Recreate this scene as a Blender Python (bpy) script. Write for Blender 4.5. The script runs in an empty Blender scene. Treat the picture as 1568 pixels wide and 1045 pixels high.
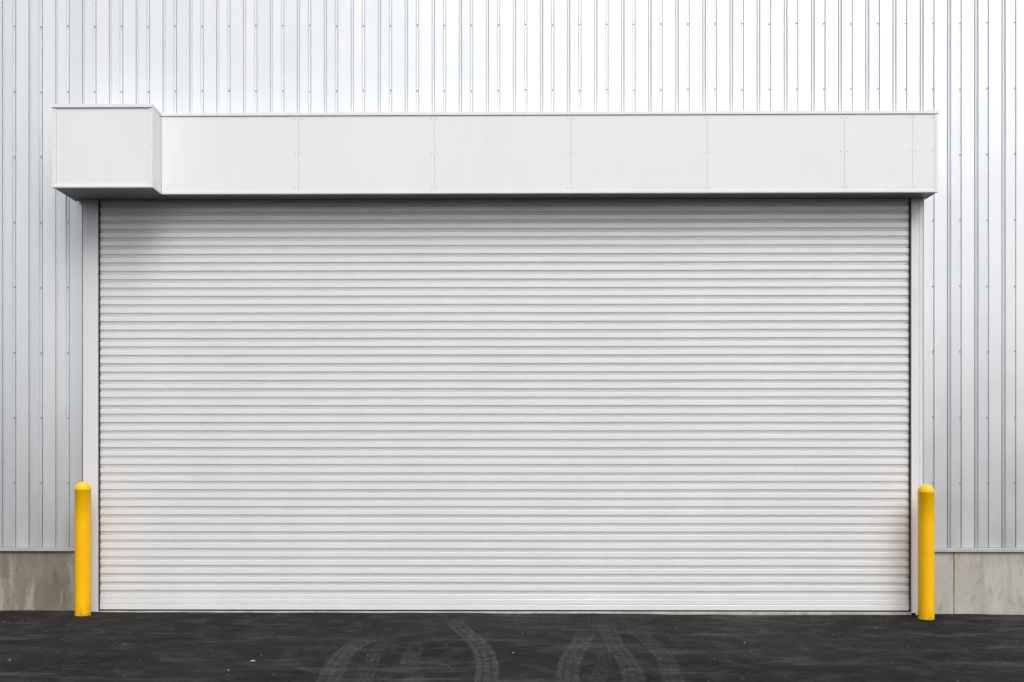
import bpy, bmesh, math, random
from mathutils import Vector, noise as mn
random.seed(7)
S=bpy.context.scene
# ---------------------------------------------------------------- camera calibration (survey of the photo)
H=1.58; D=11.0; F=1650.0; TH=math.radians(0.6); c,s=math.cos(TH),math.sin(TH)
P=760-F*s/c
def WX(px,y=0.0):
    Y=D+y; t=(px-P)/F
    return Y*(t*c-s)/(c+t*s)
def WZ(py,px=760,y=0.0):
    x=WX(px,y); d=-x*s+(D+y)*c
    return H+(700-py)*d/F
def GP(px,py):
    t=(px-P)/F; k=(py-700)/F   # ground z=0
    d=H/k; r=t*d
    return (r*c-d*s, r*s+d*c-D)
# ---------------------------------------------------------------- materials
def mat(name):
    m=bpy.data.materials.new(name); m.use_nodes=True
    nt=m.node_tree; b=nt.nodes['Principled BSDF']
    return m,nt,b
def N(nt,t,**k):
    n=nt.nodes.new(t)
    for a,v in k.items(): setattr(n,a,v)
    return n
def coords(nt,scale=(1,1,1)):
    tc=N(nt,'ShaderNodeTexCoord'); mp=N(nt,'ShaderNodeMapping'); mp.inputs['Scale'].default_value=scale
    nt.links.new(tc.outputs['Object'],mp.inputs[0]); return mp.outputs[0]
def noise(nt,scale,detail=4,rough=.5,sc=(1,1,1)):
    n=N(nt,'ShaderNodeTexNoise'); n.inputs['Scale'].default_value=scale; n.inputs['Detail'].default_value=detail
    n.inputs['Roughness'].default_value=rough
    nt.links.new(coords(nt,sc),n.inputs['Vector']); return n.outputs['Fac']
def ramp(nt,src,pts):
    r=N(nt,'ShaderNodeValToRGB'); e=r.color_ramp.elements
    while len(e)<len(pts): e.new(0.5)
    for i,(p,col) in enumerate(pts):
        e[i].position=p; e[i].color=(*col,1) if len(col)==3 else col
    nt.links.new(src,r.inputs[0]); return r.outputs[0]
def mixc(nt,fac,a,b,mode='MIX'):
    m=N(nt,'ShaderNodeMix',data_type='RGBA',blend_type=mode)
    for sock,v in ((m.inputs[0],fac),(m.inputs[6],a),(m.inputs[7],b)):
        if isinstance(v,(int,float)): sock.default_value=v
        elif isinstance(v,tuple): sock.default_value=(*v,1)
        else: nt.links.new(v,sock)
    return m.outputs[2]
def bump(nt,b,h,strength,dist):
    n=N(nt,'ShaderNodeBump'); n.inputs['Strength'].default_value=strength; n.inputs['Distance'].default_value=dist
    nt.links.new(h,n.inputs['Height']); nt.links.new(n.outputs[0],b.inputs['Normal'])
pitch=(WX(1430)-WX(24))/34.0; x0=WX(24)
def painted(name,col,rough=.4,metal=0.,var=.05,oil=.3,streak=True,low_shade=None,panels=False):
    m,nt,b=mat(name)
    f=noise(nt,1.6,4,.55,(1.,1.,.35)) if streak else noise(nt,2.5,4)
    lo=tuple(x*(1-var) for x in col)
    cc=ramp(nt,f,[(.3,lo),(.7,col)])
    g=noise(nt,30,3,.6,(1,1,.15))
    cc=mixc(nt,ramp(nt,g,[(.55,(0,0,0)),(.8,(.35,.35,.35))]),cc,tuple(x*.9 for x in col))
    if low_shade or panels:
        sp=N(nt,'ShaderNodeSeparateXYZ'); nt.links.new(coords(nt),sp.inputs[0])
    if low_shade:   # painted-in grey falloff, as dark ground reflected low in the cladding
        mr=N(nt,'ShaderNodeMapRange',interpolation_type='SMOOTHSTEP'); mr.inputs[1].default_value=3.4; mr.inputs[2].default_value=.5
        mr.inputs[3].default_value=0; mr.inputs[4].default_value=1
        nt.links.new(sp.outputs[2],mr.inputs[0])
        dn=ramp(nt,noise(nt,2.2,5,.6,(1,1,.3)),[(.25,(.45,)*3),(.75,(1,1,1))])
        cc=mixc(nt,mixc(nt,1.0,mr.outputs[0],dn,'MULTIPLY'),cc,low_shade)
    if panels: # each pan weathers a little differently
        a1=N(nt,'ShaderNodeMath',operation='SUBTRACT'); a1.inputs[1].default_value=x0; nt.links.new(sp.outputs[0],a1.inputs[0])
        a2=N(nt,'ShaderNodeMath',operation='DIVIDE'); a2.inputs[1].default_value=pitch*.5; nt.links.new(a1.outputs[0],a2.inputs[0])
        a3=N(nt,'ShaderNodeMath',operation='FLOOR'); nt.links.new(a2.outputs[0],a3.inputs[0])
        wn=N(nt,'ShaderNodeTexWhiteNoise',noise_dimensions='1D'); nt.links.new(a3.outputs[0],wn.inputs['W'])
        cc=mixc(nt,1.0,cc,ramp(nt,wn.outputs['Value'],[(0,(.90,.915,.93)),(1,(1,1,1))]),'MULTIPLY')
    nt.links.new(cc,b.inputs['Base Color'])
    r=ramp(nt,noise(nt,3,3),[(.3,(rough-.06,)*3),(.7,(rough+.06,)*3)])
    nt.links.new(r,b.inputs['Roughness']); b.inputs['Metallic'].default_value=metal
    if oil: bump(nt,b,noise(nt,1.3,2,.4,(1,1,.6)),oil,.02)
    return m
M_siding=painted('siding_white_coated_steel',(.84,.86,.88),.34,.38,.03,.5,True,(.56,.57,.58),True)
M_hood=painted('hood_white_sheet',(.84,.84,.86),.5,0,.03,.15)
M_door=painted('shutter_slat_paint',(.815,.82,.825),.38,.12,.04,.0)
M_jamb=painted('guide_rail_paint',(.76,.765,.78),.45,.0,.05,.1)
M_trim=painted('grey_flashing',(.55,.56,.58),.4,.3,.06,.0)
M_soffit_shade=painted('soffit_painted_shade',(.20,.20,.21),.5,.2,.1,.0)  # base colour darkened to paint in the shade beneath the hood
M_dark,_,b=mat('dark_seal_and_shade_strip'); b.inputs['Base Color'].default_value=(.03,.03,.03,1); b.inputs['Roughness'].default_value=.7
M_screw,_,b=mat('fastener_steel'); b.inputs['Base Color'].default_value=(.20,.21,.23,1); b.inputs['Metallic'].default_value=.5; b.inputs['Roughness'].default_value=.4
M_rivet,_,b=mat('painted_rivet'); b.inputs['Base Color'].default_value=(.6,.6,.61,1); b.inputs['Roughness'].default_value=.5
M_roof,nt,b=mat('roof_membrane'); nt.links.new(ramp(nt,noise(nt,2,4),[(.3,(.3,.3,.3)),(.7,(.4,.4,.4))]),b.inputs['Base Color'])
def concrete(name,lo,hi,stain,amt):
    m,nt,b=mat(name)
    a=noise(nt,1.8,6,.6,(1,1,1)); v=noise(nt,3.4,4,.55,(1.,1.,.22)); g=noise(nt,60,4,.7)
    col=ramp(nt,a,[(.3,lo),(.7,hi)])
    col=mixc(nt,ramp(nt,v,[(.46,(0,0,0)),(.54,(amt,)*3)]),col,stain)
    v2=noise(nt,7,5,.65,(1,1,.5))
    col=mixc(nt,ramp(nt,v2,[(.52,(0,0,0)),(.68,(.6,)*3)]),col,tuple(x*.6 for x in lo))
    col=mixc(nt,.35,col,ramp(nt,g,[(.3,(.6,.6,.6)),(.7,(1,1,1))]),'MULTIPLY')
    nt.links.new(col,b.inputs['Base Color']); b.inputs['Roughness'].default_value=.9
    bump(nt,b,g,.35,.006); return m
M_concL=concrete('weathered_concrete',(.17,.145,.10),(.28,.25,.20),(.38,.365,.32),.85)
M_concR=concrete('concrete',(.38,.355,.30),(.49,.475,.43),(.56,.55,.51),.6)
# asphalt
M_asph,nt,b=mat('asphalt')
big=noise(nt,.55,5,.6); mid=noise(nt,4,5,.65); fine=noise(nt,95,4,.75)
col=ramp(nt,big,[(.38,(.007,.007,.0072)),(.65,(.020,.020,.020))])
col=mixc(nt,ramp(nt,mid,[(.48,(0,0,0)),(.68,(.7,.7,.7))]),col,(.040,.040,.039))
dry=noise(nt,1.1,7,.75,(.5,1.8,1))
col=mixc(nt,ramp(nt,dry,[(.53,(0,0,0)),(.66,(.7,.7,.7))]),col,(.070,.070,.068))
col=mixc(nt,.85,col,ramp(nt,fine,[(.34,(.2,.2,.2)),(.5,(1,1,1)),(.68,(3.2,3.2,3.2))]),'MULTIPLY')
vo=N(nt,'ShaderNodeTexVoronoi'); vo.inputs['Scale'].default_value=22; nt.links.new(coords(nt),vo.inputs['Vector'])
spk=ramp(nt,vo.outputs['Distance'],[(.0,(.35,.35,.35)),(.10,(.0,.0,.0))])
spk2=mixc(nt,1.0,spk,ramp(nt,noise(nt,9,2),[(.55,(0,0,0)),(.62,(1,1,1))]),'MULTIPLY')
col=mixc(nt,spk2,col,(.3,.3,.28))
nt.links.new(col,b.inputs['Base Color']); b.inputs['Roughness'].default_value=.9
b.inputs['Specular IOR Level'].default_value=.15
bump(nt,b,fine,1.0,.015)
# yellow
M_yel,nt,b=mat('yellow_safety_paint')
f=noise(nt,6,5,.6,(1,1,.3))
cc=ramp(nt,f,[(.3,(.95,.48,.001)),(.7,(.98,.55,.001))])
sp=N(nt,'ShaderNodeSeparateXYZ'); nt.links.new(coords(nt),sp.inputs[0])
lowm=N(nt,'ShaderNodeMapRange'); lowm.inputs[1].default_value=.12; lowm.inputs[2].default_value=.0; lowm.inputs[3].default_value=0; lowm.inputs[4].default_value=.8
nt.links.new(sp.outputs[2],lowm.inputs[0])
dm=mixc(nt,1.0,lowm.outputs[0],ramp(nt,noise(nt,40,4,.7),[(.45,(0,0,0)),(.65,(1,1,1))]),'MULTIPLY')
cc=mixc(nt,dm,cc,(.12,.08,.03))
nt.links.new(cc,b.inputs['Base Color']); b.inputs['Roughness'].default_value=.33; b.inputs['Specular IOR Level'].default_value=.4
bump(nt,b,noise(nt,14,3),.1,.01)
# ---------------------------------------------------------------- mesh helpers
def obj(name,me,parent=None,m=None):
    o=bpy.data.objects.new(name,me); S.collection.objects.link(o)
    if parent: o.parent=parent
    if m: me.materials.append(m)
    return o
def empty(name,parent=None):
    o=bpy.data.objects.new(name,None); S.collection.objects.link(o); o.empty_display_size=.3
    if parent: o.parent=parent
    return o
def boxes(name,lst,m,parent=None,bev=0.0):
    vs=[];fs=[]
    for (x0,x1,y0,y1,z0,z1) in lst:
        n=len(vs)
        vs+=[(x0,y0,z0),(x1,y0,z0),(x1,y1,z0),(x0,y1,z0),(x0,y0,z1),(x1,y0,z1),(x1,y1,z1),(x0,y1,z1)]
        fs+=[tuple(n+i for i in q) for q in ((0,3,2,1),(4,5,6,7),(0,1,5,4),(1,2,6,5),(2,3,7,6),(3,0,4,7))]
    me=bpy.data.meshes.new(name); me.from_pydata(vs,[],fs); me.update()
    o=obj(name,me,parent,m)
    if bev:
        md=o.modifiers.new('b','BEVEL'); md.width=bev; md.segments=2; md.limit_method='ANGLE'
    return o
def discs(name,pts,r,h,m,parent=None,seg=8):
    vs=[];fs=[]
    for (x,y,z) in pts:   # facing -Y
        n=len(vs)
        for k in range(seg):
            a=2*math.pi*k/seg; vs.append((x+r*math.cos(a),y,z+r*math.sin(a)))
        for k in range(seg):
            a=2*math.pi*k/seg; vs.append((x+r*.7*math.cos(a),y-h,z+r*.7*math.sin(a)))
        fs.append(tuple(n+seg+k for k in range(seg)))
        for k in range(seg): fs.append((n+k,n+(k+1)%seg,n+seg+(k+1)%seg,n+seg+k))
    me=bpy.data.meshes.new(name); me.from_pydata(vs,[],fs); me.update()
    return obj(name,me,parent,m)
# ---------------------------------------------------------------- key dimensions
ZS=WZ(838); ZP=WZ(845)          # siding bottom / top of plinth
XL,XR=WX(127,0),WX(1413,0)      # outer edges of door frame
TOPZ=9.2; XA,XB=-14.0,14.0
bld=empty('warehouse_building')
# siding -----------------------------------------------------------
dep=.020
def profile(xa,xb):
    k=math.floor((xa-x0)/pitch)-1
    raw=[]
    while x0+k*pitch<xb+pitch:
        b0=x0+k*pitch; b1=b0+pitch*.5
        raw+=[(b0-.030,-dep),(b0-.018,0.0),(b0-.0062,0.0),(b0-.0045,.024),(b0+.0045,.024),(b0+.0062,0.0),
              (b1-.0062,0.0),(b1-.0045,.024),(b1+.0045,.024),(b1+.0062,0.0),(b1+.018,0.0),(b1+.030,-dep)]
        k+=1
    def yat(x):
        for (a,ya),(b_,yb) in zip(raw,raw[1:]):
            if a<=x<=b_: return ya+(yb-ya)*(x-a)/(b_-a+1e-9)
        return 0
    return [(xa,yat(xa))]+[p for p in raw if xa+1e-4<p[0]<xb-1e-4]+[(xb,yat(xb))]
def siding(name,xa,xb,za,zb):
    pr=profile(xa,xb); nz=max(2,int((zb-za)/.35)); vs=[];fs=[]
    n=len(pr)
    for j in range(nz+1):
        z=za+(zb-za)*j/nz
        for (x,y) in pr:
            w=.0022*mn.noise(Vector((x*1.7,z*.9,3.1)))
            vs.append((x,y+w,z))
    for j in range(nz):
        for i in range(n-1):
            a=j*n+i; fs.append((a,a+1,a+n+1,a+n))
    me=bpy.data.meshes.new(name); me.from_pydata(vs,[],fs); me.update()
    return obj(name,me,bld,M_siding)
ZH=WZ(313)
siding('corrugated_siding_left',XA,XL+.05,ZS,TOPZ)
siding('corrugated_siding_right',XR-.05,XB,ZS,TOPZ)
siding('corrugated_siding_top',XL+.05,XR-.05,ZH+.1,TOPZ)
pts=[]
k=-36
while x0+k*pitch<XB:
    xx=x0+k*pitch-.0125
    if xx>XA:
        for r in range(-2,12):
            z=WZ(740)+r*.668
            if z<ZS+.03 or z>TOPZ: continue
            if XL-.02<xx<XR+.02 and z<5.05: continue
            pts.append((xx,0.002,z+random.uniform(-.006,.006)))
    k+=1
discs('siding_screws',pts,.008,.008,M_screw,bld)
# building shell behind
boxes('wall_core',[(XA+.01,XL-.02,.035,.25,ZP,TOPZ-.05),(XR+.02,XB-.01,.035,.25,ZP,TOPZ-.05),(XL-.02,XR+.02,.035,.25,ZH+.12,TOPZ-.05)],M_trim,bld)
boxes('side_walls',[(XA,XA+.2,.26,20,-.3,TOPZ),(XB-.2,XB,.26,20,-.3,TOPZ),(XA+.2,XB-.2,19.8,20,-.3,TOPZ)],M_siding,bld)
boxes('roof',[(XA+.2,XB-.2,.26,19.8,TOPZ-.4,TOPZ-.2)],M_roof,bld)
boxes('parapet_flashing',[(XA-.03,XB+.03,-.06,.3,TOPZ+.001,TOPZ+.09)],M_trim,bld,.004)
boxes('sill_flashing',[(XA,XL-.004,-.040,.02,ZP+.004,ZS-.004),(XR+.004,XB,-.040,.02,ZP+.004,ZS-.004)],M_trim,bld,.002)
xj=WX(1460)
boxes('concrete_plinth_left',[(XA,XL+.02,-.012,.3,-.4,ZP)],M_concL,bld,.006)
boxes('concrete_plinth_right',[(XR-.02,xj-.003,-.012,.3,-.4,ZP),(xj+.003,XB,-.014,.3,-.4,ZP)],M_concR,bld,.006)
# door -------------------------------------------------------------
door=empty('roller_shutter_door',bld)
YC=-.045
dx0,dx1=WX(150,YC),WX(1395,YC)
SP=.0857*1.0
prof=[]  # (y,z)
zb=.135; n=0
zt=WZ(300)
while zb+n*SP<zt:
    z=zb+n*SP; o=random.uniform(-.0006,.0006)
    prof+=[(YC-.0012+o,z+.000),(YC-.0018+o,z+.003),(YC-.0018+o,z+.024),(YC-.0014+o,z+.046),(YC+.000+o,z+.0480),
           (YC+.018,z+.0492),(YC+.018,z+.0530),(YC+.0095,z+.0550),(YC+.0075,z+.067),(YC+.003,z+.083)]
    n+=1
segs=40; vs=[];fs=[]; L=len(prof)
for i in range(segs+1):
    x=dx0+(dx1-dx0)*i/segs
    for (y,z) in prof:
        vs.append((x,y+.0035*mn.noise(Vector((x*.6,z*.8,0)))+.0005*mn.noise(Vector((x*2.,z*30,5))),z+.0016*mn.noise(Vector((x*.5,z*.4,9)))))
for i in range(segs):
    for j in range(L-1):
        a=i*L+j; fs.append((a,a+L,a+L+1,a+1))
me=bpy.data.meshes.new('slat_curtain'); me.from_pydata(vs,[],fs); me.update()
obj('slat_curtain',me,door,M_door)
boxes('curtain_backing',[(dx0,dx1,YC+.03,YC+.04,0.02,zt)],M_dark,door)
boxes('bottom_bar',[(dx0+.01,dx1-.01,YC-.012,YC+.02,.026,.078),(dx0+.01,dx1-.01,YC-.006,YC+.018,.081,.133)],M_door,door,.004)
boxes('bottom_seal',[(dx0+.01,dx1-.01,YC-.004,YC+.014,.011,.0255)],M_dark,door)
# guides
YG=-.085
gl0,gl1=WX(127,YG),WX(150,YG); gr0,gr1=WX(1395.5,YG),WX(1413,YG)
ztop=WZ(306)
boxes('guide_rails',[(gl0,gl1,YG,-.001,-.05,ztop),(gr0,gr1,YG,-.001,-.05,ztop)],M_jamb,door,.004)
boxes('guide_rail_lips',[(gl0+.045,gl0+.052,YG-.004,YG-.001,-.02,ztop-.01),(gr1-.030,gr1-.024,YG-.004,YG-.001,-.02,ztop-.01)],M_jamb,door,.001)
boxes('guide_shade_strips',[(gl1+.001,gl1+.009,-.074,-.03,.012,ztop),(gr0-.009,gr0-.001,-.074,-.03,.012,ztop)],M_dark,door)  # dark strips added to paint the shadow line between guides and curtain
# hood ---------------------------------------------------------------
DM,DB=-.351,-.62
hzb=WZ(296,760,DM); hzt=4.985
hx0=WX(233,DB); bx0=WX(81,DB); hx1=WX(1436,DM)
hood=empty('door_hood',door)
seams=[WX(p,DM) for p in (457,665,874,1083,1293,1397)]
edges=[hx0+.004]+seams+[hx1-.004]
boxes('hood_core',[(hx0+.002,hx1-.006,DM+.010,-.036,hzb+.022,hzt-.012),(bx0+.006,hx0-.006,DB+.010,-.036,hzb+.024,hzt-.014)],M_trim,hood)
boxes('hood_soffit',[(hx0+.009,hx1-.006,DM+.031,-.036,hzb+.010,hzb+.0215),(bx0+.006,hx0-.006,DB+.031,-.036,hzb+.008,hzb+.0235)],M_soffit_shade,hood)
pl=[]
for i,(a,b_) in enumerate(zip(edges,edges[1:])):
    o=random.uniform(0,.0006)
    pl.append((a+.0009,b_-.0009,DM+o,DM+.009,hzb+.022,hzt-.030))
pl.append((bx0+.034,hx0-.034,DB+.002,DB+.009,hzb+.022,hzt-.030))
boxes('front_panels',pl,M_hood,hood,.0006)
tr=[ # top flanges
 (hx0+.008,hx1+.004,DM-.010,-.034,hzt-.028,hzt+.004),
 (bx0-.012,hx0+.006,DB-.012,-.034,hzt-.028,hzt+.006),
 # bottom lips
 (hx0+.008,hx1+.004,DM-.006,DM+.03,hzb-.002,hzb+.020),
 (bx0-.012,hx0+.006,DB-.008,DB+.03,hzb-.002,hzb+.020),
 # corner angles
 (bx0-.006,bx0+.032,DB-.004,DB+.03,hzb+.021,hzt-.029),
 (hx0-.032,hx0+.004,DB-.004,DB+.03,hzb+.021,hzt-.029),
 (hx1-.030,hx1+.002,DM-.004,DM+.03,hzb+.021,hzt-.029),
 # end panels
 (bx0-.004,bx0+.005,DB+.031,-.034,hzb+.0,hzt-.029),
 (hx0-.005,hx0+.003,DB+.031,DM-.002,hzb+.0,hzt-.029),
 (hx1-.005,hx1+.001,DM+.031,-.034,hzb+.0,hzt-.029)]
boxes('hood_trim',tr,M_hood,hood,.0015)
sc=[]
for sx in seams:
    for dxs in (-.05,.05):
        for z in (hzb+.05,hzb+.40,hzt-.06): sc.append((sx+dxs*.6,DM-.0005,z))
for sx in (hx0+.06,hx1-.045):
    for z in (hzb+.05,hzb+.40,hzt-.06): sc.append((sx,DM-.0005,z))
for sx in (bx0+.013,hx0-.013):
    for z in (hzb+.05,hzb+.40,hzt-.06): sc.append((sx,DB-.0045,z))
discs('hood_rivets',sc,.006,.003,M_rivet,hood)
# ---------------------------------------------------------------- ground
def g(x,y):
    base=-.0030*x*max(0,1-abs(x)/40)
    r=.010*mn.noise(Vector((x*.9,y*.7,1.3)))+.004*mn.noise(Vector((x*3.,y*3.,4)))
    rr=r*(1 if abs(x)<30 and abs(y)<30 else 0)
    return base*(1 if abs(x)<40 else 0)+rr-.004
def axis(lo,hi,step,far):
    a=[]; v=lo
    while v<hi+1e-6: a.append(v); v+=step
    st=step
    l=[];v=lo
    while v>-far: st*=1.5; v-=st; l.append(v)
    st=step;h=[];v=hi
    while v<far: st*=1.5; v+=st; h.append(v)
    return l[::-1]+a+h
ax=axis(-9,9,.12,900); ay=axis(-8,.36,.12,900)
vs=[(x,y,g(x,y)) for y in ay for x in ax]; n=len(ax)
fs=[(j*n+i,j*n+i+1,(j+1)*n+i+1,(j+1)*n+i) for j in range(len(ay)-1) for i in range(n-1)]
me=bpy.data.meshes.new('asphalt_ground'); me.from_pydata(vs,[],fs); me.update()
gr=obj('asphalt_ground',me,None,M_asph)
for p in me.polygons: p.use_smooth=True
boxes('door_threshold',[(XL+.1,XR-.1,-.085,.2,-.2,.010)],M_concR,bld,.004)
# tyre marks
M_ty,nt,b=mat('tyre_scuff')
b.inputs['Base Color'].default_value=(.10,.10,.098,1); b.inputs['Roughness'].default_value=.9
at=N(nt,'ShaderNodeAttribute',attribute_name='fade')
f=ramp(nt,noise(nt,11,6,.8),[(.36,(.0,.0,.0)),(.60,(1,1,1))])
a=mixc(nt,1.0,at.outputs['Color'],f,'MULTIPLY')
nt.links.new(a,b.inputs['Alpha'])
def ribbon(pts,w,strength):
    P3=[Vector((*GP(*p),0)) for p in pts]
    dense=[]
    for i in range(len(P3)-1):
        p0=P3[max(i-1,0)];p1=P3[i];p2=P3[i+1];p3=P3[min(i+2,len(P3)-1)]
        for k in range(40):
            t=k/40
            dense.append(.5*((2*p1)+(p2-p0)*t+(2*p0-5*p1+4*p2-p3)*t*t+(3*p1-p0-3*p2+p3)*t**3))
    dense.append(P3[-1])
    # resample every 22 mm
    out=[dense[0]]
    for p in dense:
        while (p-out[-1]).length>.022: out.append(out[-1]+(p-out[-1]).normalized()*.022)
    return out,w,strength
vs=[];fs=[];al=[]
for out,w,st in [ribbon([(498,1054),(520,1010),(550,985),(590,974)],.19,.55),
                 ribbon([(556,1054),(575,1000),(600,972)],.13,.28),
                 ribbon([(640,1054),(628,1010),(650,975)],.16,.32),
                 ribbon([(742,1070),(746,1020),(735,990),(705,962),(690,945)],.19,.62),
                 ribbon([(868,1070),(872,1015),(890,985),(900,960)],.19,.5),
                 ribbon([(975,1070),(965,1020),(940,985),(925,950)],.18,.46),
                 ribbon([(1035,1060),(1020,1010),(985,975),(950,952)],.17,.32),
                 ribbon([(905,1060),(925,1010),(915,975)],.13,.2)]:
    n0=len(vs); M=len(out); cols=13
    for i,p in enumerate(out):
        d=(out[min(i+1,M-1)]-out[max(i-1,0)]).normalized(); nn=Vector((-d.y,d.x,0))
        e=min(1,i/14,(M-1-i)/30)
        for cidx in range(cols):
            u=cidx/(cols-1)*2-1; q=p+nn*u*w*.5
            vs.append((q.x,q.y,g(q.x,q.y)+.004))
            tread=(1.0 if (cidx%4) else .3)*(0 if cidx in(0,cols-1) else 1)*(1 if (i+cidx//2)%3 else .4)
            al.append(st*e*tread)
    for i in range(M-1):
        for cidx in range(cols-1):
            a_=n0+i*cols+cidx; fs.append((a_,a_+1,a_+cols+1,a_+cols))
me=bpy.data.meshes.new('tyre_marks'); me.from_pydata(vs,[],fs); me.update()
ca=me.color_attributes.new('fade','FLOAT_COLOR','POINT')
for i,v in enumerate(al): ca.data[i].color=(v,v,v,1)
obj('tyre_marks',me,gr,M_ty)
# loose grit
M_grit,_,b=mat('pale_grit'); b.inputs['Base Color'].default_value=(.32,.31,.29,1); b.inputs['Roughness'].default_value=.9
bm=bmesh.new()
def pebble(x,y,r,fl=.5):
    res=bmesh.ops.create_icosphere(bm,subdivisions=1,radius=r)
    for v in res['verts']:
        v.co=Vector((v.co.x*random.uniform(.8,1.3),v.co.y*random.uniform(.8,1.2),v.co.z*fl))+Vector((x,y,g(x,y)+r*.3))
for i in range(330):
    x=random.uniform(-6,6); y=-random.random()**1.5*4.2-.09
    pebble(x,y,random.choice([.002,.003,.003,.004,.005]))
x,y=GP(387,1014); pebble(x,y,.024,.3)
for p in ((350,1027),(15,1012),(1140,983),(786,1000)): pebble(*GP(*p),.009)
me=bpy.data.meshes.new('loose_grit'); bm.to_mesh(me); bm.free(); obj('loose_grit',me,gr,M_grit)
# ---------------------------------------------------------------- bollards
def bollard(name,px,pytop):
    y=-.33; x=WX(px,y); zt=WZ(pytop,px,y); R=.0775; gz=g(x,y)
    pr=[(R,-.15)]+[(R,z) for z in (0,.3,.6,.9)]+[(R,zt-gz-.085),(R+.0015,zt-gz-.083),(R+.0015,zt-gz-.072)]
    for k in range(1,9):
        a=math.pi/2*k/8; pr.append((R*math.cos(a),zt-gz-.070+.070*math.sin(a)))
    bm=bmesh.new(); seg=40; rings=[]
    for r,z in pr[:-1]:
        rings.append([bm.verts.new((r*math.cos(2*math.pi*i/seg),r*math.sin(2*math.pi*i/seg),z)) for i in range(seg)])
    for a,b_ in zip(rings,rings[1:]):
        for i in range(seg): bm.faces.new((a[i],a[(i+1)%seg],b_[(i+1)%seg],b_[i]))
    top=bm.verts.new((0,0,pr[-1][1]))
    for i in range(seg): bm.faces.new((rings[-1][i],rings[-1][(i+1)%seg],top))
    for f_ in bm.faces: f_.smooth=True
    me=bpy.data.meshes.new('bollard'); bm.to_mesh(me); bm.free()
    o=obj(name,me,None,M_yel); o.location=(x,y,gz); return o
bollard('bollard',127,738)
bollard('bollard.001',1418,742)
# ---------------------------------------------------------------- light
EL=50; AZ=20
w=bpy.data.worlds.new('World'); S.world=w; w.use_nodes=True; nt=w.node_tree
sk=nt.nodes.new('ShaderNodeTexSky'); sk.sky_type='NISHITA'; sk.sun_disc=False
sk.sun_elevation=math.radians(EL); sk.sun_rotation=math.radians(180-AZ); sk.air_density=1.0; sk.dust_density=4.0; sk.ozone_density=1.0
hs=nt.nodes.new('ShaderNodeHueSaturation'); hs.inputs['Saturation'].default_value=.38
nt.links.new(sk.outputs[0],hs.inputs['Color']); bg=nt.nodes['Background']
nt.links.new(hs.outputs[0],bg.inputs['Color']); bg.inputs['Strength'].default_value=.147
ld=bpy.data.lights.new('sun','SUN'); ld.energy=1.5; ld.angle=math.radians(40); ld.color=(1,.98,.95)
lo=bpy.data.objects.new('sun',ld); S.collection.objects.link(lo); lo.rotation_euler=(math.radians(90-EL),0,math.radians(AZ)); lo.location=(0,-10,15)
# ---------------------------------------------------------------- camera
cd=bpy.data.cameras.new('camera'); cam=bpy.data.objects.new('camera',cd); S.collection.objects.link(cam)
cam.location=(0,-D,H); cam.rotation_euler=(math.radians(90),0,TH)
cd.sensor_width=36; cd.lens=36*F/1568; cd.shift_x=(784-P)/1568; cd.shift_y=(700-522.5)/1568
cd.clip_end=3000; S.camera=cam
S.view_settings.view_transform='Standard'; S.view_settings.look='None'; S.view_settings.exposure=0
